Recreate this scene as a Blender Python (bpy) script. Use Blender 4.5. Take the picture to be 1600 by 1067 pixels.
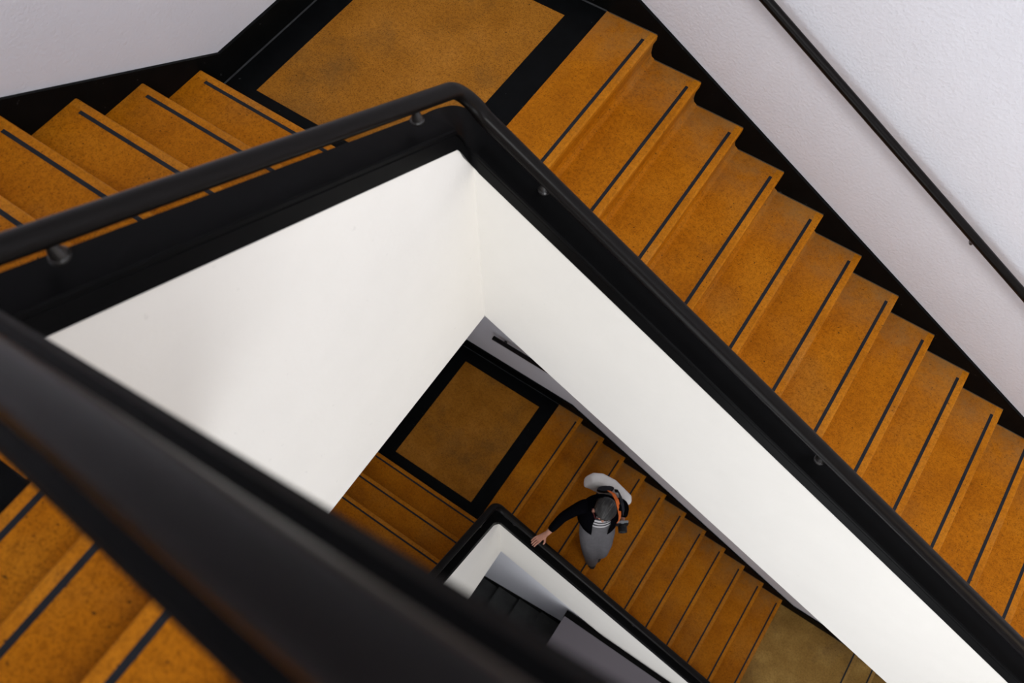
import bpy, bmesh, math, random
from mathutils import Vector, Matrix

random.seed(7)
SC = bpy.context.scene
COL = SC.collection
for o in list(bpy.data.objects):
    bpy.data.objects.remove(o)

# ------------------------------------------------------------------ camera
CAM = Vector((1.3135, -3.2992, 3.2589))
cam_data = bpy.data.cameras.new('camera')
cam = bpy.data.objects.new('camera', cam_data)
COL.objects.link(cam)
right = Vector((0.82704, 0.56212, -0.00434))
down = Vector((0.50077, -0.74024, -0.44864))
fwd = Vector((-0.25541, 0.36887, -0.89370))
cam.matrix_world = Matrix(((right.x, -down.x, -fwd.x, CAM.x), (right.y, -down.y, -fwd.y, CAM.y),
                           (right.z, -down.z, -fwd.z, CAM.z), (0, 0, 0, 1)))
cam_data.sensor_width = 36.0
cam_data.lens = 1312.745 / 1600 * 36.0
cam_data.clip_start = 0.05
cam_data.clip_end = 200
cam_data.dof.use_dof = True
cam_data.dof.focus_distance = 5.2
cam_data.dof.aperture_fstop = 2.4
SC.camera = cam

# ------------------------------------------------------------------ light and exposure
world = bpy.data.worlds.new('sky')
SC.world = world
world.use_nodes = True
bg = world.node_tree.nodes['Background']
bg.inputs['Color'].default_value = (1.0, 0.975, 0.95, 1)
bg.inputs['Strength'].default_value = 0.57


def area(name, loc, target, sx, sy, power, col):
    d = bpy.data.lights.new(name, 'AREA')
    d.shape = 'RECTANGLE'
    d.size, d.size_y = sx, sy
    d.energy = power
    d.color = col
    o = bpy.data.objects.new(name, d)
    o.location = loc
    o.rotation_euler = (Vector(target) - Vector(loc)).to_track_quat('-Z', 'Y').to_euler()
    COL.objects.link(o)
    return o


# daylight through the tall stair window in the front wall, below the near flight
area('window_and_fill_light', (2.9, -4.97, -0.4), (2.9, 0.0, -0.4), 3.0, 2.8, 85, (0.93, 0.965, 1.0))
# and through the same windows one storey up and one storey down
area('window_and_fill_light', (4.1, -4.97, 6.6), (6.3, 0.0, 3.2), 3.0, 2.8, 520, (0.97, 0.985, 1.0))
area('window_and_fill_light', (2.9, -4.97, -5.97), (2.9, 0.0, -5.97), 3.0, 2.8, 62, (0.95, 0.975, 1.0))

# added warm fill from the right, tints and brightens the left well face
area('window_and_fill_light', (6.57, -2.45, 0.1), (0.0, -2.45, 0.1), 1.5, 2.4, 24, (1.0, 0.76, 0.48))

SC.view_settings.view_transform = 'Standard'
SC.view_settings.look = 'None'
SC.view_settings.gamma = 1.0
SC.view_settings.use_curve_mapping = False
SC.view_settings.exposure = 0.0

# ------------------------------------------------------------------ dimensions (metres)
G = 0.30                # going of a step
H = 0.1715              # rise of a step
S = H / G
FL = 5.569              # from one landing down to the same landing a full turn below
XW = -1.691             # left wall
YB = -1.644             # first nosing of the flight that climbs to the left
WX, WY = -0.022, -1.628  # corner of the open well
WYC = -3.228            # well face on the near side
PT = 0.125              # thickness of the balustrade wall
ZQ, XC = 1.09, -0.025   # upper landing and first nosing of the near flight
ZW, ZCAP, ZRAIL = 0.556, 0.672, 0.792   # heights above the line of nosings
RA = 0.072              # handrail axis behind the well face
SOFFIT = 0.69


# ------------------------------------------------------------------ materials
def nodes(name):
    m = bpy.data.materials.new(name)
    m.use_nodes = True
    nt = m.node_tree
    b = nt.nodes['Principled BSDF']
    return m, nt, b


def mk(nt, kind, **kw):
    n = nt.nodes.new(kind)
    for k, v in kw.items():
        setattr(n, k, v)
    return n


def ramp(nt, src, stops):
    r = mk(nt, 'ShaderNodeValToRGB')
    els = r.color_ramp.elements
    els[0].position, els[0].color = stops[0][0], (*stops[0][1], 1)
    els[1].position, els[1].color = stops[-1][0], (*stops[-1][1], 1)
    for p, c in stops[1:-1]:
        e = els.new(p)
        e.color = (*c, 1)
    nt.links.new(src, r.inputs[0])
    return r.outputs[0]


def noise(nt, scale, detail=3.0, rough=0.5):
    tc = mk(nt, 'ShaderNodeNewGeometry')
    n = mk(nt, 'ShaderNodeTexNoise')
    n.inputs['Scale'].default_value = scale
    n.inputs['Detail'].default_value = detail
    n.inputs['Roughness'].default_value = rough
    nt.links.new(tc.outputs['Position'], n.inputs['Vector'])
    return n.outputs[0]


def mix(nt, fac, a, b, blend='MIX'):
    n = mk(nt, 'ShaderNodeMix', data_type='RGBA', blend_type=blend)
    for sock, v in ((n.inputs[0], fac), (n.inputs[6], a), (n.inputs[7], b)):
        if hasattr(v, 'is_linked'):
            nt.links.new(v, sock)
        elif isinstance(v, (int, float)):
            sock.default_value = v
        else:
            sock.default_value = (*v, 1)
    return n.outputs[2]


def bump(nt, b, src, strength, dist=0.01):
    n = mk(nt, 'ShaderNodeBump')
    n.inputs['Strength'].default_value = strength
    n.inputs['Distance'].default_value = dist
    nt.links.new(src, n.inputs['Height'])
    nt.links.new(n.outputs[0], b.inputs['Normal'])


def terrazzo(name, lo, mid, hi, speck, rough, speck_amt=0.55, gray=(0.12, 0.075, 0.03), gray_amt=0.5, dust=False):
    m, nt, b = nodes(name)
    base = ramp(nt, noise(nt, 3.2, 4, 0.6), [(0.28, lo), (0.5, mid), (0.74, hi)])
    worn = ramp(nt, noise(nt, 2.1, 5, 0.65), [(0.50, (0, 0, 0)), (0.72, (gray_amt,) * 3)])
    base = mix(nt, worn, base, gray)
    grain = ramp(nt, noise(nt, 48, 5, 0.75), [(0.34, (0.72, 0.70, 0.68)), (0.52, (1, 1, 1)), (0.7, (1.12, 1.12, 1.12))])
    base = mix(nt, 1.0, base, grain, 'MULTIPLY')
    fine = ramp(nt, noise(nt, 125, 3, 0.7), [(0.37, (1, 1, 1)), (0.50, (0, 0, 0))])
    fine2 = mk(nt, 'ShaderNodeMath', operation='MULTIPLY')
    nt.links.new(fine, fine2.inputs[0])
    fine2.inputs[1].default_value = speck_amt
    c = mix(nt, fine2.outputs[0], base, speck)
    pits = ramp(nt, noise(nt, 70, 1, 0.4), [(0.24, (0.8, 0.8, 0.8)), (0.28, (0, 0, 0))])
    c = mix(nt, pits, c, (0.03, 0.015, 0.006))
    lite = ramp(nt, noise(nt, 190, 2, 0.5), [(0.60, (0, 0, 0)), (0.70, (0.35, 0.35, 0.35))])
    c = mix(nt, lite, c, hi)
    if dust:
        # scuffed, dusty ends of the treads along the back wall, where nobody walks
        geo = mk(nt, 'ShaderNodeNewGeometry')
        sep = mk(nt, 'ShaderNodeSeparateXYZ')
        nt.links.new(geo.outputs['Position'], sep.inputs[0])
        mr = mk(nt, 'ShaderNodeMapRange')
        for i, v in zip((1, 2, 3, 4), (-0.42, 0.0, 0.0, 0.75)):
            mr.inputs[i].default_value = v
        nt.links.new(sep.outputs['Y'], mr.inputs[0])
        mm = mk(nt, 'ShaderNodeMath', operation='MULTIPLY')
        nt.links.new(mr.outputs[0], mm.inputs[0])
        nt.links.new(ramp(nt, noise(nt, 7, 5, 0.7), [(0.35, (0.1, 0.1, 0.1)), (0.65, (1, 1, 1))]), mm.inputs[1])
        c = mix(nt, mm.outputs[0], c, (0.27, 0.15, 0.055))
    nt.links.new(c, b.inputs['Base Color'])
    b.inputs['Roughness'].default_value = rough
    b.inputs['Specular IOR Level'].default_value = 0.06
    bump(nt, b, noise(nt, 60, 3), 0.12, 0.004)
    return m


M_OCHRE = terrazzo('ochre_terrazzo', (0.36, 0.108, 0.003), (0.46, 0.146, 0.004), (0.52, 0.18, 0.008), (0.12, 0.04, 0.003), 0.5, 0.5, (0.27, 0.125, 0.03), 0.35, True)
M_NOSE = terrazzo('lightened_nosing', (0.40, 0.130, 0.005), (0.51, 0.172, 0.008), (0.57, 0.21, 0.014), (0.16, 0.055, 0.004), 0.42, 0.4, (0.40, 0.19, 0.05), 0.5)  # tread fronts: wear, plus the lit edge put into a lighter colour
M_NOSE_DRAB = terrazzo('lightened_brown_nosing', (0.28, 0.15, 0.035), (0.37, 0.21, 0.055), (0.48, 0.30, 0.09), (0.12, 0.06, 0.02), 0.5, 0.3)
M_PANEL = terrazzo('ochre_terrazzo_floor', (0.33, 0.122, 0.010), (0.41, 0.158, 0.016), (0.47, 0.19, 0.026), (0.08, 0.032, 0.006), 0.6, 0.6, (0.13, 0.075, 0.025), 0.6)
M_DRAB = terrazzo('worn_brown_terrazzo', (0.24, 0.13, 0.03), (0.32, 0.18, 0.045), (0.46, 0.28, 0.08), (0.10, 0.05, 0.015), 0.6, 0.3, (0.17, 0.10, 0.04), 0.6)


def dark(name, col, rough, speck=None, spec=0.5, mott=1.0):
    m, nt, b = nodes(name)
    c = ramp(nt, noise(nt, 9, 4, 0.6), [(0.3, tuple(v * (1 - 0.25 * mott) for v in col)), (0.7, tuple(v * (1 + 0.3 * mott) for v in col))])
    if speck:
        f = ramp(nt, noise(nt, 42, 1, 0.4), [(0.77, (0, 0, 0)), (0.80, (0.6, 0.6, 0.6))])
        c = mix(nt, f, c, speck)
    nt.links.new(c, b.inputs['Base Color'])
    r = ramp(nt, noise(nt, 14, 4, 0.6), [(0.3, (rough * (1 - 0.15 * mott),) * 3), (0.7, (min(1, rough * (1 + 0.2 * mott)),) * 3)])
    nt.links.new(r, b.inputs['Roughness'])
    b.inputs['Specular IOR Level'].default_value = spec
    return m


M_BLACK = dark('black_terrazzo', (0.003, 0.0034, 0.0038), 0.5, (0.07, 0.08, 0.08), 0.06)
M_BASE = dark('black_skirting', (0.003, 0.0033, 0.0033), 0.5, (0.05, 0.05, 0.05), 0.06)
M_DUSTY = dark('grey_dust', (0.085, 0.07, 0.05), 0.9, None, 0.05)
M_DUST = dark('highlight_seam', (0.035, 0.036, 0.038), 0.8, None, 0.1)  # lighter grey for the coves, a thin highlight put into the colour
M_CAP = dark('black_cap_paint', (0.003, 0.003, 0.0032), 0.40, None, 0.035, 0.4)
M_RAIL = dark('dark_brown_rail', (0.0045, 0.0034, 0.003), 0.30, None, 0.11, 0.2)
M_STRIP = dark('grip_strip_grit', (0.010, 0.012, 0.017), 0.6, (0.03, 0.03, 0.04), 0.2)
M_BRACKET = dark('bracket_metal', (0.018, 0.016, 0.015), 0.3, None, 0.5)
M_SLATE = dark('dark_grey_slate', (0.030, 0.031, 0.031), 0.5, None, 0.3)


def plaster(name, col, mottled=0.04, b_str=0.25, scale=55):
    m, nt, b = nodes(name)
    c = ramp(nt, noise(nt, 2.5, 5, 0.6), [(0.3, tuple(v * (1 - mottled) for v in col)), (0.7, col)])
    dots = ramp(nt, noise(nt, 24, 2, 0.5), [(0.22, (0.35, 0.35, 0.35)), (0.27, (0, 0, 0))])
    c = mix(nt, dots, c, tuple(v * 0.8 for v in col))
    nt.links.new(c, b.inputs['Base Color'])
    b.inputs['Roughness'].default_value = 0.75
    b.inputs['Specular IOR Level'].default_value = 0.2
    bump(nt, b, noise(nt, scale, 4, 0.6), b_str, 0.01)
    return m


M_WHITE = plaster('white_plaster', (0.86, 0.83, 0.775), 0.03, 0.12, 60)
M_GREY = plaster('smooth_grey_laminate', (0.125, 0.112, 0.128), 0.01, 0.02, 60)
M_WALL = plaster('rough_white_wall', (0.74, 0.742, 0.785), 0.04, 0.34, 62)


# ------------------------------------------------------------------ helpers
def link(name, me, mat, parent=None):
    o = bpy.data.objects.new(name, me)
    if mat is not None and not me.materials:
        me.materials.append(mat)
    COL.objects.link(o)
    if parent is not None:
        o.parent = parent
        o.matrix_parent_inverse = Matrix.Identity(4)
    return o


def obj(name, bm, mat, parent=None, origin=None, smooth=False):
    """One mesh object; vertices are given in world space, the origin is moved to `origin`."""
    bmesh.ops.recalc_face_normals(bm, faces=bm.faces)
    base = Vector((0, 0, 0))
    if parent is not None:
        base = parent_origin(parent)
    org = Vector(origin) if origin is not None else base
    for v in bm.verts:
        v.co -= org
    me = bpy.data.meshes.new(name)
    bm.to_mesh(me)
    bm.free()
    for p in me.polygons:
        p.use_smooth = smooth
    o = link(name, me, mat, parent)
    o.location = org - base
    return o


def parent_origin(p):
    v = Vector((0, 0, 0))
    while p is not None:
        v += p.location
        p = p.parent
    return v


def thing(name, label, cat, loc, group=None):
    o = bpy.data.objects.new(name, None)
    o.empty_display_size = 0.1
    COL.objects.link(o)
    o.location = loc
    tag(o, label, cat, group)
    return o


def tag(o, label, cat, group=None):
    o['label'] = label
    o['category'] = cat
    if group:
        o['group'] = group
    return o


def struct(o):
    o['kind'] = 'structure'
    return o


def box(bm, a, b):
    (x0, y0, z0), (x1, y1, z1) = a, b
    vs = [bm.verts.new(c) for c in ((x0, y0, z0), (x1, y0, z0), (x1, y1, z0), (x0, y1, z0),
                                    (x0, y0, z1), (x1, y0, z1), (x1, y1, z1), (x0, y1, z1))]
    for f in ((0, 3, 2, 1), (4, 5, 6, 7), (0, 1, 5, 4), (1, 2, 6, 5), (2, 3, 7, 6), (3, 0, 4, 7)):
        bm.faces.new([vs[i] for i in f])
    return bm


def newbox(a, b):
    return box(bmesh.new(), a, b)


def prism(pts, axis, lo, hi):
    """Extrude a closed polygon; axis 'y' takes (x, z) points, axis 'x' takes (y, z) points."""
    bm = bmesh.new()
    f = (lambda p, t: (p[0], t, p[1])) if axis == 'y' else (lambda p, t: (t, p[0], p[1]))
    A = [bm.verts.new(f(p, lo)) for p in pts]
    B = [bm.verts.new(f(p, hi)) for p in pts]
    bm.faces.new(A)
    bm.faces.new(B[::-1])
    n = len(pts)
    for i in range(n):
        bm.faces.new((A[i], A[(i + 1) % n], B[(i + 1) % n], B[i]))
    return bm


def sweep(stations, closed_profile=True, caps=True):
    """stations: list of rings (lists of points)."""
    bm = bmesh.new()
    R = [[bm.verts.new(p) for p in ring] for ring in stations]
    n = len(R[0])
    for a, b in zip(R, R[1:]):
        for i in range(n):
            j = (i + 1) % n
            bm.faces.new((a[i], a[j], b[j], b[i]))
    if caps:
        bm.faces.new(R[0][::-1])
        bm.faces.new(R[-1])
    return bm


def smooth_by_angle(o, deg=40):
    for p in o.data.polygons:
        p.use_smooth = True
    o.data.set_sharp_from_angle(angle=math.radians(deg))
    return o


def rail_mesh(path, r=0.03, n=20, flat=0.92):
    """Handrail of oval section along a path; the section stays upright across the path."""
    rings = []
    for i, p in enumerate(path):
        a = path[max(0, i - 1)]
        b = path[min(len(path) - 1, i + 1)]
        t = (b - a).normalized()
        side = t.cross(Vector((0, 0, 1))).normalized()
        up = side.cross(t).normalized()
        rings.append([p + side * (r * 1.04 * math.cos(2 * math.pi * k / n)) + up * (r * flat * math.sin(2 * math.pi * k / n))
                      for k in range(n)])
    return sweep(rings)


# ------------------------------------------------------------------ the shell
def shell():
    # white walls
    struct(obj('wall_back', newbox((-3.2, 0.005, -10.2), (7.2, 0.25, 9.2)), M_WALL))
    struct(obj('wall_left', newbox((XW - 0.25, -7.0, -10.2), (XW - 0.005, 0.0, 9.2)), M_WALL))
    bm = bmesh.new()
    for p, q in (((-7.0, -10.2), (-3.2, 9.2)), ((-1.7, -10.2), (0.0, 9.2)), ((-3.2, -10.2), (-1.7, -1.1)), ((-3.2, 1.3), (-1.7, 9.2))):
        box(bm, (6.6, p[0], p[1]), (6.85, q[0], q[1]))
    struct(obj('wall_right', bm, M_WALL))
    w = struct(obj('window_4', newbox((6.7, -3.2, -1.1), (6.8, -3.12, 1.3)), M_CAP))  # added frame round the opening for the warm fill
    obj('mullion', newbox((6.7, -1.78, -1.1), (6.8, -1.7, 1.3)), M_CAP, w)
    for z in (-1.1, 1.22):
        obj('transom', newbox((6.71, -3.12, z), (6.79, -1.78, z + 0.08)), M_CAP, w)
    # front wall with the opening of the tall stair window
    bm = bmesh.new()
    y0, y1 = -5.25, -5.005
    xa, xb = 1.35, 4.45
    zs = ((-7.4, -4.55), (-1.85, 1.05), (5.15, 8.05))
    box(bm, (XW, y0, -10.2), (xa, y1, 9.2))
    box(bm, (xb, y0, -10.2), (6.6, y1, 4.0))
    box(bm, (xb + 1.2, y0, 4.0), (6.6, y1, 9.2))
    z = -10.2
    for za, zb in zs[:2] + ((4.0, 4.0),):
        box(bm, (xa, y0, z), (xb, y1, za))
        z = zb
    ux = 1.2                                    # the topmost window sits further along the wall
    box(bm, (xa, y0, 4.0), (xb + ux, y1, zs[2][0]))
    box(bm, (xa, y0, zs[2][1]), (xb + ux, y1, 9.2))
    box(bm, (xa, y0, zs[2][0]), (xa + ux, y1, zs[2][1]))
    struct(obj('wall_front', bm, M_WALL))
    for i, (za, zb) in enumerate(zs):
        if i == 2:
            xa, xb = xa + ux, xb + ux
        w = struct(obj('window_%d' % (i + 1), newbox((xa, -5.2, za), (xa + 0.08, -5.1, zb)), M_CAP))
        for x in (xa + 1.0, xa + 2.02, xb - 0.08):
            obj('mullion', newbox((x, -5.2, za), (x + 0.08, -5.1, zb)), M_CAP, w)
        for zz in (za, (za + zb) / 2, zb - 0.08):
            obj('transom', newbox((xa + 0.08, -5.19, zz), (xb - 0.08, -5.11, zz + 0.08)), M_CAP, w)


shell()


# ------------------------------------------------------------------ flights of steps
def step_profile(nose, top, back, base):
    """Section of one step, nosing towards +; (run, height) points, cove where riser meets the tread below."""
    r = 0.011
    pts = [(back, base), (back, top), (nose - 0.040, top), (nose - r, top)]
    for k in range(1, 4):
        a = math.pi / 2 * (1 - k / 4)
        pts.append((nose - r + r * math.cos(a), top - r + r * math.sin(a)))
    pts += [(nose, top - r), (nose - 0.002, top - 0.038), (nose - 0.016, top - 0.058),
            (nose - 0.019, base + 0.035), (nose - 0.012, base + 0.014), (nose + 0.006, base + 0.002), (nose + 0.012, base)]
    return pts


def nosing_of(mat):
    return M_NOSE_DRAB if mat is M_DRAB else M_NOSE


def flight(label, org, sign, axis, nosings, lo, hi, wall_at_hi, mat, rises=None, group=None, inset=0.085):
    """nosings: (run, top) per step. axis 'y': the run is along x; axis 'x': the run is along y. sign +1: descends towards +run."""
    t = thing('stair_flight', label, 'stairs', org, group)
    for i, (n, top) in enumerate(nosings):
        rise = rises[i] if rises else H
        prof = [(n + sign * p[0], p[1]) for p in step_profile(0, top, -G - 0.015, top - rise)]
        s = obj('step', prism(prof, axis, lo, hi), mat, t)
        # the worn nosing is lightened further, putting light on the step edge into colour
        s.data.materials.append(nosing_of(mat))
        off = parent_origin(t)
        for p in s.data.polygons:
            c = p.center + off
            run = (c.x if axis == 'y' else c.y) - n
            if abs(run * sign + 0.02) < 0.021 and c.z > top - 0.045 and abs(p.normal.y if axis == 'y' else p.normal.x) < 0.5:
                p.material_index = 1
        # line of dust where the tread meets the skirting
        if wall_at_hi:
            obj('dust_line', newbox((n - G, hi - 0.0185, top - 0.002), (n - 0.003, hi - 0.0135, top + 0.002)), M_DUSTY, s)
        elif axis == 'x':
            obj('dust_line', newbox((lo + 0.0095, n - G, top - 0.002), (lo + 0.0135, n - 0.003, top + 0.002)), M_DUSTY, s)
        # inlaid grip strip just behind the nosing, stopping short of the wall
        a, b = (lo - 0.0, hi - inset) if wall_at_hi else (lo + inset, hi)
        w0, w1 = n - sign * 0.058, n - sign * 0.040
        w0, w1 = min(w0, w1), max(w0, w1)
        if axis == 'y':
            bm = newbox((w0, a, top - 0.004), (w1, b, top + 0.0012))
        else:
            bm = newbox((a, w0, top - 0.004), (b, w1, top + 0.0012))
        obj('grip_strip', bm, M_STRIP, s)
    return t


def soffit(t, axis, p0, p1, lo, hi, flat=None):
    """White underside of a flight: run/height of the first and last nosing line points."""
    (r0, z0), (r1, z1) = p0, p1
    d0, d1 = 0.30, SOFFIT - 0.02
    if flat is None:
        pts = [(r0, z0 - d0), (r1, z1 - d0), (r1, z1 - d1), (r0, z0 - d1)]
    else:
        pts = [(r0, z0 - d0), (r1, z1 - d0), (r1, flat), (r0, flat)]
    return obj('soffit', prism(pts, axis, lo, hi), M_WHITE, t)


AIN = WY + PT + 0.002          # inner end of the treads of the flights along x
BIN = WX - PT - 0.002          # inner end of the treads of the flights along y


def landing(label, z, group=None):
    t = thing('stair_landing', label, 'landing', (XW, YB, z), group)
    x0, x1, y0, y1 = -1.509, -0.489, -1.497, -0.169
    xs = -0.315
    obj('slab', newbox((XW, YB, z - SOFFIT + 0.02), (-0.33, 0, z - 0.02)), M_WHITE, t)
    obj('floor_panel', newbox((x0, y0, z - 0.02), (x1, y1, z)), M_PANEL, t)
    for a, b in (((XW, y1), (xs, 0.0)), ((XW, YB), (xs, y0)), ((XW, y0), (x0, y1)), ((x1, y0), (xs, y1))):
        obj('border_strip', newbox((a[0], a[1], z - 0.02), (b[0], b[1], z - 0.0004)), M_BLACK, t)
    return t


def skirting(name, z, n_a, n_b, a_end=None):
    """Black skirting of a landing and the flights that leave it, on the back and the left wall."""
    T = 0.014
    hb, hs = 0.165, 0.07
    xk = -(hb - hs) / S
    xe = n_a * G if a_end is None else a_end
    ze = -S * ((n_a - 1) * G) if a_end is not None else -S * xe
    top = [(XW, z + hb), (xk, z + hb)]
    if a_end is None:
        top += [(xe, z + hs - S * xe)]
        low = [(xe, z - S * xe - 0.30), (0.0, z - 0.30), (XW, z - 0.30)]
    else:
        zl = z - n_a * H
        xk2 = (n_a * H + hs - hb) / S
        top += [(xk2, zl + hb), (a_end, zl + hb)]
        low = [(a_end, zl - 0.2), (n_a * G - 0.3, zl - 0.2), (0.0, z - 0.30), (XW, z - 0.30)]
    b = struct(obj('baseboard_back' + name, prism(top + low, 'y', -T, 0.005), M_BASE))
    obj('cove', prism([(-T - 0.006, z), (-T, z), (-T, z + 0.006)], 'x', XW + T, -0.315), M_DUST, b)
    yk = YB + (hs + H - hb) / S
    ye = YB - n_b * G
    top = [(0.0, z + hb), (yk, z + hb), (ye, z + H + hs + S * (YB - ye))]
    low = [(ye, z + S * (YB - ye) - 0.25), (YB, z - 0.25), (0.0, z - 0.25)]
    c = struct(obj('baseboard_left' + name, prism(top + low, 'x', XW - 0.005, XW + T), M_BASE))
    obj('cove', prism([(XW + T + 0.006, z), (XW + T, z), (XW + T, z + 0.006)], 'y', YB + 0.02, -T), M_DUST, c)
    return b, c


# upper level
landing('upper landing with speckled ochre floor inside a black border', 0.0)
fa = flight('long upper flight of ochre steps going down to the right beside the white wall', (0, AIN, 0), 1, 'y',
            [(k * G, -k * H) for k in range(15)], AIN, 0.0, True, M_OCHRE)
soffit(fa, 'y', (-0.33, 0.19), (15 * G, -15 * H), AIN, 0.0)
bris = [H, H, H, H, (ZQ - 4 * H) / 2, (ZQ - 4 * H) / 2]
btop = [sum(bris[:i + 1]) for i in range(6)]
fb = flight('short upper flight of ochre steps climbing left from the landing to the near flight', (BIN, YB, 0), 1, 'x',
            [(YB - j * G, btop[j]) for j in range(5)], XW, BIN, False, M_OCHRE, bris)
soffit(fb, 'x', (YB, 0.2), (YB - 5 * G - 0.005, 1.15), XW, BIN, -SOFFIT + 0.02)
skirting('', 0.0, 15, 6)

# the upper corner landing under the near flight and the near flight itself
YCO = WYC - PT - 0.02          # outer side of the near balustrade


def foot_landing(label, z):
    t = thing('stair_landing', label, 'landing', (XW, YCO, z))
    yn = YB - 5 * G
    obj('slab', newbox((XW, -5.0, z - 0.3), (XC - 0.13, yn - 0.02, z - 0.02)), M_WHITE, t)
    obj('floor_panel', newbox((-1.5, -4.82, z - 0.02), (-0.47, -3.65, z)), M_PANEL, t)
    e = obj('tread_edge', newbox((XW, -3.475, z - 0.30), (BIN - 0.001, yn, z)), M_OCHRE, t)
    obj('grip_strip', newbox((XW + 0.085, yn - 0.058, z - 0.004), (BIN - 0.01, yn - 0.040, z + 0.0012)), M_STRIP, e)
    for a, b in (((XW, -5.0), (XC, -4.82)), ((XW, -4.82), (-1.5, -3.65)), ((-0.47, -4.82), (XC, -3.65)), ((XW, -3.65), (XC, -3.475))):
        obj('border_strip', newbox((a[0], a[1], z - 0.02), (b[0], b[1], z - 0.0004)), M_BLACK, t)


foot_landing('black bordered landing at the foot of the near flight, bottom left edge', ZQ)
foot_landing('landing a full turn lower at the head of the dim lower left flight', ZQ - FL)
fc = flight('near flight of bright ochre steps climbing right below the blurred handrail', (XC, YCO, ZQ), -1, 'y',
            [(XC + k * G, ZQ + (k + 1) * H) for k in range(9)], -5.0, YCO, False, M_OCHRE)
soffit(fc, 'y', (XC, ZQ + H), (XC + 9 * G, ZQ + 10 * H), -5.0, YCO)

# lower level, one full turn below
landing('lower landing with ochre floor and black border, seen down the well', -FL)
NL = 11
fl = flight('lower flight of ochre steps with a person walking down it', (0, AIN, -FL), 1, 'y',
            [(k * G, -FL - k * H) for k in range(NL)], AIN, 0.0, True, M_OCHRE)
soffit(fl, 'y', (-0.33, -FL + 0.19), (NL * G, -FL - NL * H), AIN, 0.0)
fl2 = flight('lower flight of dim ochre steps climbing left from the lower landing', (BIN, YB, -FL), 1, 'x',
             [(YB - j * G, btop[j] - FL) for j in range(5)], XW, BIN, False, M_OCHRE, bris)
soffit(fl2, 'x', (YB, 0.2 - FL), (YB - 5 * G - 0.005, 1.15 - FL), XW, BIN, -SOFFIT + 0.02 - FL)
ZR = -FL - NL * H
XR = 4.062
tr = thing('stair_landing', 'worn brown intermediate landing at the foot of the lower flight', 'landing', (NL * G - 0.3, AIN, ZR))
obj('slab', newbox((NL * G - 0.33, AIN, ZR - 0.4), (XR - G - 0.016, 0, ZR - 0.02)), M_WHITE, tr)
obj('floor_panel', newbox((NL * G - 0.33, AIN, ZR - 0.02), (XR - G - 0.014, 0, ZR)), M_DRAB, tr)
ff = flight('last dim steps beyond the worn brown landing, at the bottom edge', (XR, AIN, ZR), 1, 'y',
            [(XR + k * G, ZR - k * H) for k in range(5)], AIN, 0.0, True, M_DRAB, inset=0.03)
skirting('_lower', -FL, NL, 6, XR)


# ------------------------------------------------------------------ balustrade walls, caps and handrails
def corner_path(off, zeta, z, xend, yend, r, ys=-0.10, xs=0.028):
    """Line that follows the left flight, turns the corner of the well and follows the right flight.
    off: distance behind the well face; r: radius of the bend in plan."""
    pts = []
    cx, cy = WX - off + r, WY + off - r
    zb = lambda y: z + zeta + H + S * (YB - y)
    za = lambda x: z + zeta - S * x
    y0, x1 = WY + ys, WX + xs
    y = yend
    while y < y0 - 0.03:
        pts.append(Vector((WX - off, y, zb(y))))
        y += 0.12
    arc = r * math.pi / 2
    Lb, La = cy - y0, x1 - cx
    total = Lb + arc + La
    z0, z1 = zb(y0), za(x1)
    n = 32
    for i in range(n + 1):
        d = total * i / n
        if d < Lb:
            px, py = WX - off, y0 + d
        elif d < Lb + arc:
            a = (d - Lb) / r
            px, py = cx - r * math.cos(a), cy + r * math.sin(a)
        else:
            px, py = cx + (d - Lb - arc), WY + off
        t = d / total
        m = -S * total
        hz = (2 * t ** 3 - 3 * t ** 2 + 1) * z0 + (t ** 3 - 2 * t ** 2 + t) * m + (-2 * t ** 3 + 3 * t ** 2) * z1 + (t ** 3 - t ** 2) * m
        pts.append(Vector((px, py, hz)))
    x = x1 + 0.1
    while x < xend:
        pts.append(Vector((x, WY + off, za(x))))
        x += 0.3
    pts.append(Vector((xend, WY + off, za(xend))))
    return pts


CAP_PROFILE = [(-0.006, -0.116), (-0.006, -0.036), (-0.002, -0.032), (-0.002, -0.027), (-0.010, -0.022), (-0.010, -0.007),
               (-0.005, 0.0), (PT + 0.001, 0.0), (PT + 0.006, -0.006), (PT + 0.006, -0.10), (PT, -0.116)]


def cap_mesh(z, xend, yend):
    cols = [corner_path(d, ZCAP + dz, z, xend, yend, 0.022 + 0.5 * max(0.0, d)) for d, dz in CAP_PROFILE]
    # heights must agree across the section: use those of the middle line
    mid = corner_path(PT / 2, ZCAP, z, xend, yend, 0.05)
    rings = []
    for i in range(len(mid)):
        rings.append([Vector((c[i].x, c[i].y, mid[i].z + dz)) for c, (d, dz) in zip(cols, CAP_PROFILE)])
    return sweep(rings)


def bracket(parent, p, post=0.085, lean=(0, 0, 0)):
    """Turned post between the cap and the handrail: flange, flared foot, slim neck."""
    bm = bmesh.new()
    rings = []
    for rr, hh in ((0.026, -post), (0.026, -post + 0.006), (0.020, -post + 0.010), (0.017, -post + 0.03), (0.011, -post + 0.05), (0.010, 0.0)):
        rings.append([Vector(p) + Vector((rr * math.cos(2 * math.pi * k / 14), rr * math.sin(2 * math.pi * k / 14), hh)) for k in range(14)])
    bm = sweep(rings)
    o = obj('bracket', bm, M_BRACKET, parent)
    smooth_by_angle(o, 45)
    return o


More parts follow.
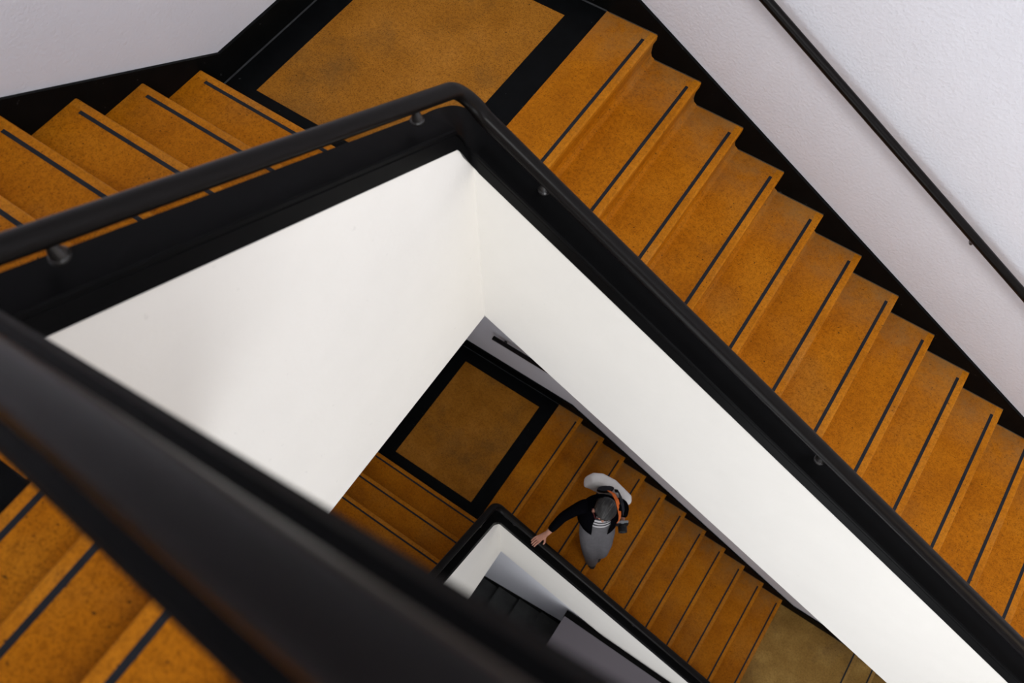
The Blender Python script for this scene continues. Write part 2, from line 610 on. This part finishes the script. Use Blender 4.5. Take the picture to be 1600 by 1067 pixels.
def well_corner(z, xend, yend, words, brk_x, brk_y, a_bot_end=None):
    t = thing('balustrade_wall', 'white balustrade wall round the %s corner of the well, topped with a black cap' % words, 'balustrade', (WX, WY, z))
    e = 0.03
    # wall along the right flight
    pts = [(WX, z + ZW + e - S * WX), (xend, z + ZW + e - S * xend), (xend, z - SOFFIT - S * xend), (WX, z - SOFFIT - S * WX)]
    obj('wall_body', prism(pts, 'y', WY, WY + PT), M_WHITE, t)
    # wall along the left flight, with the corner block
    zb = lambda y: z + ZW + H + S * (YB - y)
    pts = [(yend, zb(yend) + e), (WY - 0.10, zb(WY - 0.10) + e), (WY - 0.06, z + ZW + 0.13), (WY - 0.02, z + ZW + 0.05), (WY + PT, z + ZW + 0.035), (WY + PT, z - SOFFIT), (yend, z - SOFFIT)]
    obj('wall_body', prism(pts, 'x', WX - PT, WX), M_WHITE, t)
    c = obj('cap', cap_mesh(z, xend, yend), M_CAP, t)
    smooth_by_angle(c, 35)
    # handrail
    h = thing('handrail', 'dark round handrail bending round the %s corner on short brackets' % words, 'handrail', (WX - RA, WY + RA, z + ZRAIL))
    path = corner_path(RA, ZRAIL, z, xend, yend, 0.062, -0.02, 0.02)
    r = obj('rail', rail_mesh(path, 0.033), M_RAIL, h, smooth=True)
    for x in brk_x:
        bracket(h, (x, WY + RA, z + ZRAIL - S * x))
    for y in brk_y:
        bracket(h, (WX - RA, y, z + ZRAIL + H + S * (YB - y)))
    return t


well_corner(0.0, 4.5, -3.34, 'upper', (0.27, 1.75, 3.23), (-1.834, -3.034))
well_corner(-FL, 4.6, -3.34, 'lower', (0.123, 1.60, 3.08), (-1.834, -3.034))


def near_balustrade():
    x0, x1 = WX - 0.6, 3.0
    f = lambda x, k: ZQ + H + k + S * (x - XC)
    t = thing('balustrade_wall', 'out of focus white balustrade wall with black cap right below the camera', 'balustrade', (XC, WYC, ZQ))
    xa = WX - 0.55
    pts = [(WX - 0.03, f(WX, ZW + 0.03)), (x1, f(x1, ZW + 0.03)), (x1, f(x1, -SOFFIT)), (WX - 0.03, f(WX, -SOFFIT))]
    obj('wall_body', prism(pts, 'y', WYC - PT - 0.014, WYC), M_WHITE, t)
    prof = [(0.002, -0.116), (0.002, -0.020), (-0.012, 0.0), (-0.138, 0.0), (-0.146, -0.008), (-0.146, -0.10), (-0.141, -0.116)]
    rings = [[Vector((x, WYC + d, f(x, ZCAP + dz))) for d, dz in prof] for x in (WX - 0.13, 0.5, 1.2, 2.0, x1)]
    c = obj('cap', sweep(rings), M_CAP, t)
    smooth_by_angle(c, 35)
    h = thing('handrail', 'thick blurred dark handrail crossing the bottom left in front of the camera', 'handrail', (XC, WYC - 0.072, ZQ + ZRAIL))
    ya = WYC - 0.072
    path = [Vector((x, ya, f(x, ZRAIL))) for x in [WX - 0.1 + 0.2 * i for i in range(16)]]
    obj('rail', rail_mesh(path, 0.032), M_RAIL, h, smooth=True)
    for x in (0.45, 1.9):
        bracket(h, (x, ya, f(x, ZRAIL)))


near_balustrade()


# ------------------------------------------------------------------ wall handrails
def wall_rail(label, z, x0, x1, brk):
    y, zt, r = -0.062, 0.803, 0.024
    h = thing('wall_handrail', label, 'handrail', (0, y, z + zt))
    path = []
    xs = [x0 + (0.0 - x0) * i / 8 for i in range(8)] + [0.0 + x1 * i / 20 for i in range(1, 21)]
    for x in xs:
        zz = zt if x < -0.05 else zt - S * max(0, x)
        path.append(Vector((x, y, z + zz)))
    obj('rail', rail_mesh(path, r, 18, 1.0), M_RAIL, h, smooth=True)
    for x in brk:
        zz = z + (zt if x < 0 else zt - S * x)
        p = Vector((x, y, zz))
        pts = [p + Vector((0, 0, -0.015)), p + Vector((0, 0.004, -0.045)), p + Vector((0, 0.03, -0.062)), p + Vector((0, 0.062, -0.064))]
        rings = []
        for i, q in enumerate(pts):
            t = (pts[min(i + 1, 3)] - pts[max(i - 1, 0)]).normalized()
            a = Vector((1, 0, 0))
            b = t.cross(a).normalized()
            rr = (0.009, 0.010, 0.012, 0.019)[i]
            rings.append([q + a * (rr * math.cos(2 * math.pi * k / 12)) + b * (rr * math.sin(2 * math.pi * k / 12)) for k in range(12)])
        smooth_by_angle(obj('bracket', sweep(rings), M_BRACKET, h), 50)
    return h


wall_rail('slim black wall handrail on the white wall along the upper right flight', 0.0, -1.17, 4.4, (-1.04, 0.4, 1.90, 3.4))
wall_rail('slim black wall handrail with a square cut end above the lower landing', -FL, -1.173, 3.2, (-1.05, 0.4, 1.90))

# ------------------------------------------------------------------ bottom of the well
zt = lambda x: -FL - SOFFIT + 0.02 - S * x
struct(obj('wall_well', prism([(-1.2, -9.6), (4.6, -9.6), (4.6, zt(4.6)), (WX, zt(WX)), (-1.2, zt(WX))], 'y', -1.60, -1.52), M_WALL))
bs = thing('stair_flight', 'black basement steps at the very bottom of the well', 'stairs', (-0.4, -1.9, -9.0))
for k in range(5):
    x0 = -0.78 + 0.345 * k
    zt = -9.04 + 0.167 * k
    pr = [(x0 - 0.02, zt - 0.03), (x0 - 0.02, zt), (x0 + 0.365, zt), (x0 + 0.365, zt - 0.4), (x0, zt - 0.4), (x0, zt - 0.03)]
    obj('step', prism(pr, 'y', -3.2, -1.603), M_SLATE, bs)
zl = lambda x: -8.74 + 0.485 * (x + 0.36)
struct(obj('baseboard_well', prism([(-1.0, zl(-1.0)), (0.905, zl(0.905)), (0.905, zl(0.905) - 0.35), (-1.0, zl(-1.0) - 0.35)], 'y', -1.612, -1.60), M_BASE))
struct(obj('floor', newbox((-1.7, -5.0, -9.7), (6.6, 0.0, -9.5)), M_SLATE))
gp = obj('grey_platform', newbox((0.917, -3.0, -9.5), (3.6, -1.70, -7.0)), M_GREY, None, (2.2, -2.4, -9.5))
tag(gp, 'smooth grey platform top beside the black basement steps, low in the well', 'platform')
obj('dark_gap_fill', newbox((0.907, -1.70, -9.5), (3.6, -1.615, -7.06)), M_CAP, gp)  # black filler, puts the dark gap beside the wall into colour


# ------------------------------------------------------------------ the person on the lower flight
FW = Vector((0.589, -0.808, 0))
RT = Vector((-0.808, -0.589, 0))
PB = Vector((0.761, -1.010, -FL - 3 * H))


def W(p):
    return PB + RT * p[0] + FW * p[1] + Vector((0, 0, p[2]))


def simple(name, c, rough=0.7, var=0.25, scale=40, bmp=0.0):
    m, nt, b = nodes(name)
    nt.links.new(ramp(nt, noise(nt, scale, 4, 0.6), [(0.3, tuple(v * (1 - var) for v in c)), (0.7, tuple(min(1, v * (1 + var)) for v in c))]), b.inputs['Base Color'])
    b.inputs['Roughness'].default_value = rough
    b.inputs['Specular IOR Level'].default_value = 0.2 if max(c) > 0.006 else 0.0
    if bmp:
        bump(nt, b, noise(nt, scale * 2, 3), bmp, 0.01)
    return m


M_SKIN = simple('skin', (0.55, 0.27, 0.19), 0.55, 0.08)
M_JACKET = simple('black_jacket_cloth', (0.003, 0.003, 0.0042), 0.95, 0.3, 60)
M_TROUSER = simple('grey_trouser_cloth', (0.135, 0.130, 0.138), 0.85, 0.10, 25, 0.3)
M_BAG = simple('pale_canvas', (0.88, 0.84, 0.81), 0.8, 0.03, 20, 0.2)
M_BAGDARK = simple('dark_bag_lining', (0.02, 0.02, 0.025), 0.8, 0.2)
M_ORANGE = simple('orange_webbing', (0.80, 0.17, 0.03), 0.6, 0.1)
M_CAMERA = simple('black_camera_body', (0.012, 0.012, 0.013), 0.4, 0.2)
M_SILVER = simple('silver_camera_top', (0.30, 0.32, 0.33), 0.35, 0.1)
M_SHOE = simple('dark_shoe_leather', (0.02, 0.017, 0.015), 0.5, 0.2)
M_GLASSES = simple('dark_red_glasses', (0.08, 0.012, 0.012), 0.4, 0.1)
# salt and pepper hair, combed from the crown
M_HAIR, nt, b = nodes('grey_streaked_hair')
tc = mk(nt, 'ShaderNodeTexCoord')
mp = mk(nt, 'ShaderNodeMapping')
mp.inputs['Scale'].default_value = (70, 12, 9)
nt.links.new(tc.outputs['Object'], mp.inputs['Vector'])
nz = mk(nt, 'ShaderNodeTexNoise')
nz.inputs['Scale'].default_value = 1.0
nz.inputs['Detail'].default_value = 3
nt.links.new(mp.outputs[0], nz.inputs['Vector'])
nt.links.new(ramp(nt, nz.outputs[0], [(0.42, (0.008, 0.007, 0.006)), (0.60, (0.026, 0.023, 0.021)), (0.80, (0.13, 0.125, 0.12))]), b.inputs['Base Color'])
b.inputs['Roughness'].default_value = 0.5
bump(nt, b, nz.outputs[0], 0.8, 0.01)
# striped shirt: thin black lines across white
M_SHIRT, nt, b = nodes('striped_shirt')
tc = mk(nt, 'ShaderNodeTexCoord')
wv = mk(nt, 'ShaderNodeTexWave', bands_direction='Z')
wv.inputs['Scale'].default_value = 4.2
nt.links.new(tc.outputs['Object'], wv.inputs['Vector'])
nt.links.new(ramp(nt, wv.outputs[0], [(0.42, (0.015, 0.015, 0.02)), (0.5, (0.62, 0.60, 0.61))]), b.inputs['Base Color'])
b.inputs['Roughness'].default_value = 0.8


def skinned(name, verts, edges, mat, parent, root=0, levels=2, flat=None):
    """Grow one continuous surface round a skeleton. verts: (local point, radius)."""
    me = bpy.data.meshes.new(name)
    org = parent_origin(parent)
    me.from_pydata([W(v[0]) - org for v in verts], edges, [])
    o = bpy.data.objects.new(name, me)
    COL.objects.link(o)
    md = o.modifiers.new('skin', 'SKIN')
    md.use_smooth_shade = True
    sv = me.skin_vertices[0].data
    for i, v in enumerate(verts):
        r = v[1]
        sv[i].radius = (r, r) if not isinstance(r, tuple) else r
        sv[i].use_root = (i == root)
    ms = o.modifiers.new('sub', 'SUBSURF')
    ms.levels = ms.render_levels = levels
    dg = bpy.context.evaluated_depsgraph_get()
    new = bpy.data.meshes.new_from_object(o.evaluated_get(dg))
    o.modifiers.clear()
    o.data = new
    bpy.data.meshes.remove(me)
    new.name = name
    new.materials.clear()
    new.materials.append(mat)
    for p in new.polygons:
        p.use_smooth = True
    if parent is not None:
        o.parent = parent
        o.matrix_parent_inverse = Matrix.Identity(4)
    return o


def chain(pts):
    return [(i, i + 1) for i in range(len(pts) - 1)]


def loft(rings, closed=True):
    return sweep([[W(p) for p in ring] for ring in rings], caps=closed)


def ell(c, rx, ry, n=24, tilt=0.0, a0=0.0, a1=2 * math.pi, full=True):
    m = n if full else n + 1
    return [(c[0] + rx * math.cos(a0 + (a1 - a0) * k / n), c[1] + ry * math.sin(a0 + (a1 - a0) * k / n),
             c[2] + tilt * ry * math.sin(a0 + (a1 - a0) * k / n)) for k in range(m)]


def person():
    t = thing('person', 'person in black jacket and grey trousers walking down with one hand on the handrail', 'person', PB)
    # --- body: trunk, neck, head, arms with hands, legs: one skinned surface
    V, E = [], []

    def add(p, r, prev=None):
        V.append((p, r))
        if prev is not None:
            E.append((prev, len(V) - 1))
        return len(V) - 1
    pel = add((0, 0.0, 0.92), 0.125)
    wst = add((0, 0.0, 1.08), 0.115, pel)
    chs = add((0, -0.01, 1.26), 0.125, wst)
    nb = add((0, -0.005, 1.405), 0.06, chs)
    nk = add((0.0, 0.03, 1.47), 0.052, nb)
    h1 = add((0.0, 0.07, 1.525), 0.072, nk)
    h2 = add((-0.005, 0.082, 1.585), 0.090, h1)
    h3 = add((-0.01, 0.075, 1.645), 0.070, h2)
    # right arm out to the handrail
    sh = add((0.155, -0.03, 1.36), 0.058, chs)
    ua = add((0.25, -0.01, 1.29), 0.046, sh)
    el = add((0.370, 0.035, 1.205), 0.040, ua)
    fa_ = add((0.455, 0.11, 1.160), 0.035, el)
    wr = add((0.523, 0.167, 1.128), (0.026, 0.022), fa_)
    pm = add((0.570, 0.196, 1.132), (0.034, 0.016), wr)
    pk = add((0.612, 0.221, 1.139), (0.036, 0.014), pm)
    D = Vector((0.80, 0.52, 0)).normalized()           # along the hand
    N = Vector((-D.y, D.x, 0))                         # across it, towards the thumb side (forward)
    root = Vector((0.612, 0.221, 1.139))
    for off, ln in ((-0.030, 0.050), (-0.010, 0.062), (0.011, 0.066), (0.031, 0.060)):
        a = root + N * off + D * 0.014
        b_ = a + D * ln * 0.45 + Vector((0, 0, 0.001))
        c_ = b_ + D * ln * 0.40 + Vector((0, 0, -0.018))
        d_ = c_ + D * ln * 0.22 + Vector((0, 0, -0.024))
        i = add(tuple(a), 0.0095, pk)
        i = add(tuple(b_), 0.0090, i)
        i = add(tuple(c_), 0.0080, i)
        add(tuple(d_), 0.0065, i)
    tb = Vector((0.570, 0.196, 1.132)) + N * 0.034
    i = add(tuple(tb), 0.011, pm)
    i = add(tuple(tb + N * 0.024 + D * 0.018 + Vector((0, 0, -0.010))), 0.010, i)
    add(tuple(tb + N * 0.030 + D * 0.044 + Vector((0, 0, -0.026))), 0.0075, i)
    # left arm, bent, holding the camera at the hip
    sl = add((-0.155, -0.03, 1.36), 0.058, chs)
    ul = add((-0.215, -0.055, 1.24), 0.046, sl)
    e2 = add((-0.245, -0.055, 1.12), 0.041, ul)
    f2 = add((-0.240, -0.01, 1.085), 0.034, e2)
    w2 = add((-0.232, 0.035, 1.072), 0.024, f2)
    p2 = add((-0.222, 0.062, 1.068), (0.028, 0.015), w2)
    base = Vector((-0.222, 0.062, 1.068))
    for off, ln in ((-0.026, 0.05), (-0.009, 0.06), (0.009, 0.062), (0.026, 0.054)):
        a = base + Vector((off, 0.022, 0.0))
        i = add(tuple(a), 0.009, p2)
        i = add(tuple(a + Vector((0, ln * 0.5, 0.004))), 0.0085, i)
        add(tuple(a + Vector((0.004, ln * 0.75, 0.022))), 0.007, i)
    i = add((-0.190, 0.060, 1.078), 0.010, p2)
    add((-0.182, 0.080, 1.095), 0.0085, i)
    # legs: right foot already on the step below, left foot on the step above it
    for pts in (((0.08, 0.04, 0.84, 0.085), (0.066, 0.16, 0.62, 0.072), (0.044, 0.20, 0.43, 0.052), (0.018, 0.17, 0.20, 0.042), (0.004, 0.125, 0.09, 0.034)),
                ((-0.08, 0.04, 0.84, 0.085), (-0.068, 0.155, 0.62, 0.072), (-0.055, 0.195, 0.44, 0.054), (-0.055, 0.15, 0.22, 0.044), (-0.06, 0.08, 0.09, 0.034))):
        i = pel
        for x, y, z, r in pts:
            i = add((x, y, z), r, i)
    body = skinned('body', V, E, M_SKIN, t, 0, 2)
    # --- face: nose, ears, eyes, mouth on the bowed head, turned a little to the right hand
    for nm, c, rx, ry, rz in (('nose', (0.022, 0.172, 1.560), 0.014, 0.020, 0.020), ('ear', (0.100, 0.078, 1.560), 0.014, 0.022, 0.030), ('ear', (-0.098, 0.078, 1.560), 0.014, 0.022, 0.030),
                              ('eye', (0.050, 0.155, 1.582), 0.013, 0.012, 0.009), ('eye', (-0.018, 0.160, 1.582), 0.013, 0.012, 0.009), ('mouth', (0.014, 0.150, 1.518), 0.022, 0.010, 0.007)):
        bm = bmesh.new()
        q = bmesh.ops.create_uvsphere(bm, u_segments=14, v_segments=10, radius=1.0)['verts']
        for v in q:
            v.co = W((c[0] + v.co.x * rx, c[1] + v.co.y * ry, c[2] + v.co.z * rz))
        obj(nm, bm, M_SKIN, body, origin=W(c), smooth=True)
    # --- hair: a full cap over the crown, longer over the forehead, with a ragged lower edge
    rings = []
    n = 40
    hc = (-0.012, 0.070, 1.600)
    for k in range(11):
        ph = math.pi / 2 * (1 - k / 10 * 1.22)
        ring = []
        for j in range(n):
            a = 2 * math.pi * j / n
            wob = 1 + 0.025 * math.sin(7 * a + k) + 0.02 * math.sin(13 * a + 2.1 * k)
            rr = max(0.004, math.cos(ph))
            fr = 0.112 if math.sin(a) > 0 else 0.100
            zc = 0.098 * math.sin(ph) - (0.025 if math.sin(a) < 0 and k > 7 else 0)
            ring.append((hc[0] + 0.104 * rr * math.cos(a) * wob, hc[1] + fr * rr * math.sin(a) * wob, hc[2] + zc - 0.25 * fr * rr * math.sin(a)))
        rings.append(ring)
    obj('hair', loft(rings), M_HAIR, body, origin=W(hc), smooth=True)
    # glasses: temple piece and rims
    bm = bmesh.new()
    for a, b_ in (((0.112, 0.060, 1.575), (0.092, 0.150, 1.572)), ((0.092, 0.150, 1.572), (-0.05, 0.176, 1.572)), ((-0.05, 0.176, 1.572), (-0.108, 0.07, 1.575))):
        A, B = W(a), W(b_)
        d = (B - A).normalized()
        sx = d.cross(Vector((0, 0, 1))).normalized() * 0.004
        up = Vector((0, 0, 0.006))
        r0 = [bm.verts.new(A + p) for p in (sx + up, sx - up, -sx - up, -sx + up)]
        r1 = [bm.verts.new(B + p) for p in (sx + up, sx - up, -sx - up, -sx + up)]
        for i in range(4):
            bm.faces.new((r0[i], r0[(i + 1) % 4], r1[(i + 1) % 4], r1[i]))
        bm.faces.new(r0[::-1])
        bm.faces.new(r1)
    obj('glasses', bm, M_GLASSES, body)
    # --- shirt front
    rings = [ell((0, 0.0, z), rx, ry, 28) for z, rx, ry in ((0.93, 0.162, 0.150), (1.10, 0.160, 0.142), (1.22, 0.155, 0.130), (1.32, 0.150, 0.125), (1.40, 0.085, 0.085), (1.435, 0.064, 0.066))]
    obj('striped_shirt', loft(rings), M_SHIRT, t, origin=W((0, 0, 1.2)), smooth=True)
    # --- jacket: open at the front, pointed front hems, sleeves grown with a skin
    n = 36
    rings_o, rings_i = [], []
    for z, rx, ry, gap, dz in ((1.02, 0.212, 0.168, 0.36, 0.0), (1.12, 0.205, 0.165, 0.40, 0), (1.24, 0.198, 0.156, 0.44, 0), (1.33, 0.190, 0.140, 0.42, 0), (1.385, 0.150, 0.115, 0.42, 0), (1.43, 0.085, 0.085, 0.5, 0), (1.455, 0.078, 0.080, 0.55, 0)):
        for lst, th in ((rings_o, 0.0), (rings_i, 0.010)):
            ring = []
            for k in range(n + 1):
                a = math.pi / 2 + gap + (2 * math.pi - 2 * gap) * k / n
                f_ = min(k, n - k) / n
                lap = -0.05 * max(0, 1 - f_ * 9) if z < 1.05 else 0
                out = 0.02 * max(0, 1 - f_ * 8)
                ring.append(((rx - th + out) * math.cos(a), (ry - th + out) * math.sin(a) - 0.012, z + lap))
            lst.append(ring)
    bm = bmesh.new()
    O = [[bm.verts.new(W(p)) for p in r] for r in rings_o]
    I = [[bm.verts.new(W(p)) for p in r] for r in rings_i]
    for i in range(len(O) - 1):
        for k in range(n):
            bm.faces.new((O[i][k], O[i][k + 1], O[i + 1][k + 1], O[i + 1][k]))
            bm.faces.new((I[i][k + 1], I[i][k], I[i + 1][k], I[i + 1][k + 1]))
        for k in (0, n):
            bm.faces.new((O[i][k], O[i + 1][k], I[i + 1][k], I[i][k]))
    for i in (0, len(O) - 1):
        for k in range(n):
            bm.faces.new((O[i][k], I[i][k], I[i][k + 1], O[i][k + 1]))
    jk = obj('jacket', bm, M_JACKET, t, smooth=True)
    sv = [((0.10, -0.02, 1.375), 0.075), ((0.165, -0.03, 1.355), 0.078), ((0.25, -0.01, 1.285), 0.062), ((0.370, 0.035, 1.202), 0.054), ((0.455, 0.11, 1.158), 0.046), ((0.510, 0.156, 1.132), 0.038)]
    skinned('sleeve', sv, chain(sv), M_JACKET, jk)
    sv = [((-0.10, -0.02, 1.375), 0.075), ((-0.165, -0.03, 1.355), 0.078), ((-0.220, -0.058, 1.24), 0.066), ((-0.250, -0.058, 1.12), 0.060), ((-0.242, -0.01, 1.085), 0.052), ((-0.235, 0.03, 1.077), 0.044)]
    skinned('sleeve', sv, chain(sv), M_JACKET, jk)
    # --- loose grey trousers
    parts = [[((0, 0.000, 1.15), 0.160, 0.140), ((0, 0.000, 1.06), 0.168, 0.146), ((0, 0.005, 0.97), 0.176, 0.150), ((0, 0.015, 0.89), 0.182, 0.158), ((0, 0.03, 0.81), 0.172, 0.150), ((0, 0.05, 0.76), 0.13, 0.11)],
             [((0.078, 0.03, 0.88), 0.105, 0.125), ((0.078, 0.09, 0.78), 0.108, 0.120), ((0.066, 0.160, 0.62), 0.102, 0.106), ((0.044, 0.200, 0.43), 0.092, 0.096), ((0.018, 0.205, 0.20), 0.080, 0.086), ((0.004, 0.205, 0.025), 0.072, 0.086)],
             [((-0.078, 0.03, 0.88), 0.105, 0.125), ((-0.078, 0.08, 0.78), 0.108, 0.120), ((-0.068, 0.155, 0.62), 0.102, 0.106), ((-0.055, 0.195, 0.44), 0.092, 0.096), ((-0.055, 0.150, 0.22), 0.080, 0.086), ((-0.06, 0.08, 0.06), 0.070, 0.080)]]
    bm = bmesh.new()
    for pl in parts:
        R_ = []
        for i, (p, rx, ry) in enumerate(pl):
            tn = (Vector(pl[min(i + 1, len(pl) - 1)][0]) - Vector(pl[max(i - 1, 0)][0])).normalized()
            sx = tn.cross(Vector((0, 1, 0))).normalized()
            sy = sx.cross(tn).normalized()
            R_.append([bm.verts.new(W(Vector(p) + sx * (rx * math.cos(q)) + sy * (ry * math.sin(q)))) for q in [2 * math.pi * k / 24 for k in range(24)]])
        for r0, r1 in zip(R_, R_[1:]):
            for k in range(24):
                bm.faces.new((r0[k], r0[(k + 1) % 24], r1[(k + 1) % 24], r1[k]))
        bm.faces.new(R_[0][::-1])
        bm.faces.new(R_[-1])
    tro = obj('trousers', bm, M_TROUSER, t, smooth=True)
    md = tro.modifiers.new('fuse', 'REMESH')
    md.mode, md.voxel_size, md.use_smooth_shade = 'VOXEL', 0.014, True
    sm = tro.modifiers.new('soften', 'SMOOTH')
    sm.iterations = 8
    new = bpy.data.meshes.new_from_object(tro.evaluated_get(bpy.context.evaluated_depsgraph_get()))
    tro.modifiers.clear()
    tro.data = new
    new.name = 'trousers'
    for p in new.polygons:
        p.use_smooth = True
    # --- shoes
    for x, y, z in ((0.004, 0.12, 0.0), (-0.06, 0.05, 0.0)):
        rings = []
        for d, w, hgt in ((-0.07, 0.018, 0.03), (-0.06, 0.034, 0.075), (-0.01, 0.038, 0.09), (0.05, 0.042, 0.07), (0.11, 0.046, 0.052), (0.16, 0.040, 0.042), (0.185, 0.018, 0.028)):
            rings.append([(x + w * math.cos(q), y + d, z + max(0.0, hgt / 2 + hgt / 2 * math.sin(q) * 1.0)) for q in [2 * math.pi * k / 16 for k in range(16)]])
        obj('shoe', loft(rings), M_SHOE, t, smooth=True)
    return t


person()


def camera_thing():
    c = (-0.218, 0.095, 1.120)
    t = thing('camera', 'small black camera with silver top on an orange strap, held by the person', 'camera', W(c))
    bm = bmesh.new()
    box(bm, (-0.062, -0.022, -0.040), (0.062, 0.022, 0.026))
    bmesh.ops.bevel(bm, geom=bm.edges[:], offset=0.008, segments=3, affect='EDGES')
    for v in bm.verts:
        v.co = W((c[0] + v.co.x, c[1] + v.co.y, c[2] + v.co.z))
    obj('camera_body', bm, M_CAMERA, t, smooth=False)
    bm = bmesh.new()
    box(bm, (-0.060, -0.020, 0.026), (0.060, 0.004, 0.035))
    box(bm, (-0.018, -0.018, 0.035), (0.018, 0.012, 0.050))
    bmesh.ops.bevel(bm, geom=bm.edges[:], offset=0.004, segments=2, affect='EDGES')
    for v in bm.verts:
        v.co = W((c[0] + v.co.x, c[1] + v.co.y, c[2] + v.co.z))
    obj('top_plate', bm, M_SILVER, t)
    rings = []
    for d, r in ((0.018, 0.040), (0.032, 0.040), (0.034, 0.044), (0.085, 0.044), (0.088, 0.041), (0.080, 0.034), (0.070, 0.022)):
        rings.append([(c[0] + r * math.cos(2 * math.pi * k / 24), c[1] + d, c[2] - 0.006 + r * math.sin(2 * math.pi * k / 24)) for k in range(24)])
    smooth_by_angle(obj('lens', loft(rings), M_CAMERA, t), 40)
    # strap over the left shoulder, a flat ribbon
    path = [(-0.176, 0.085, 1.145), (-0.186, 0.075, 1.20), (-0.180, 0.058, 1.31), (-0.162, 0.012, 1.405), (-0.145, -0.05, 1.445), (-0.118, -0.120, 1.425), (-0.085, -0.165, 1.37)]
    rings = []
    for i, p in enumerate(path):
        P = Vector(p)
        tn = (Vector(path[min(i + 1, len(path) - 1)]) - Vector(path[max(i - 1, 0)])).normalized()
        up = Vector((-0.6, 0.25, 1.0))
        sd = tn.cross(up).normalized() * 0.019
        nn = sd.cross(tn).normalized() * 0.003
        rings.append([tuple(P + sd + nn), tuple(P - sd + nn), tuple(P - sd - nn), tuple(P + sd - nn)])
    obj('strap', loft(rings), M_ORANGE, t)


camera_thing()


def sgp(v, p=0.6):
    return math.copysign(abs(v) ** p, v)


def bag():
    t = thing('shoulder_bag', 'pale canvas bag slung behind the person in the black jacket', 'bag', W((-0.08, -0.30, 1.1)))
    # axis runs across the back, from behind the right side to the left hip
    ax = [((0.082, -0.350, 1.150), 0.036, 0.08), ((0.070, -0.350, 1.145), 0.058, 0.12), ((0.0, -0.345, 1.110), 0.070, 0.15), ((-0.10, -0.305, 1.060), 0.075, 0.17),
          ((-0.19, -0.245, 0.990), 0.070, 0.165), ((-0.27, -0.200, 0.930), 0.060, 0.14), ((-0.315, -0.175, 0.900), 0.030, 0.08)]
    rings = []
    for i, (p, a, h) in enumerate(ax):
        P = Vector(p)
        tn = (Vector(ax[min(i + 1, 6)][0]) - Vector(ax[max(i - 1, 0)][0])).normalized()
        sd = tn.cross(Vector((0, 0, 1))).normalized()
        up = sd.cross(tn).normalized()
        rings.append([tuple(P + sd * (a * sgp(math.cos(q))) + up * (h * sgp(math.sin(q)))) for q in [2 * math.pi * k / 22 for k in range(22)]])
    obj('bag_body', loft(rings), M_BAG, t, smooth=True)
    # open mouth, dark inside, and the strap going over the shoulder
    rings = [ell((-0.075, -0.235, 1.205), 0.085 * k, 0.030 * k, 22, 0.2) for k in (1.0, 0.98)]
    rings = [[(p[0], p[1], p[2] + (0.02 if i else -0.05)) for p in r] for i, r in enumerate(rings)]
    obj('bag_mouth', loft(rings), M_BAGDARK, t, smooth=False)
    path = [(-0.16, -0.235, 1.14), (-0.19, -0.185, 1.28), (-0.190, -0.11, 1.375), (-0.196, -0.03, 1.415), (-0.212, 0.03, 1.35), (-0.225, 0.03, 1.22)]
    rings = []
    for i, p in enumerate(path):
        P = Vector(p)
        tn = (Vector(path[min(i + 1, 5)]) - Vector(path[max(i - 1, 0)])).normalized()
        sd = tn.cross(Vector((-0.6, 0.2, 1))).normalized() * 0.018
        nn = sd.cross(tn).normalized() * 0.003
        rings.append([tuple(P + sd + nn), tuple(P - sd + nn), tuple(P - sd - nn), tuple(P + sd - nn)])
    obj('strap', loft(rings), M_BAGDARK, t)


bag()
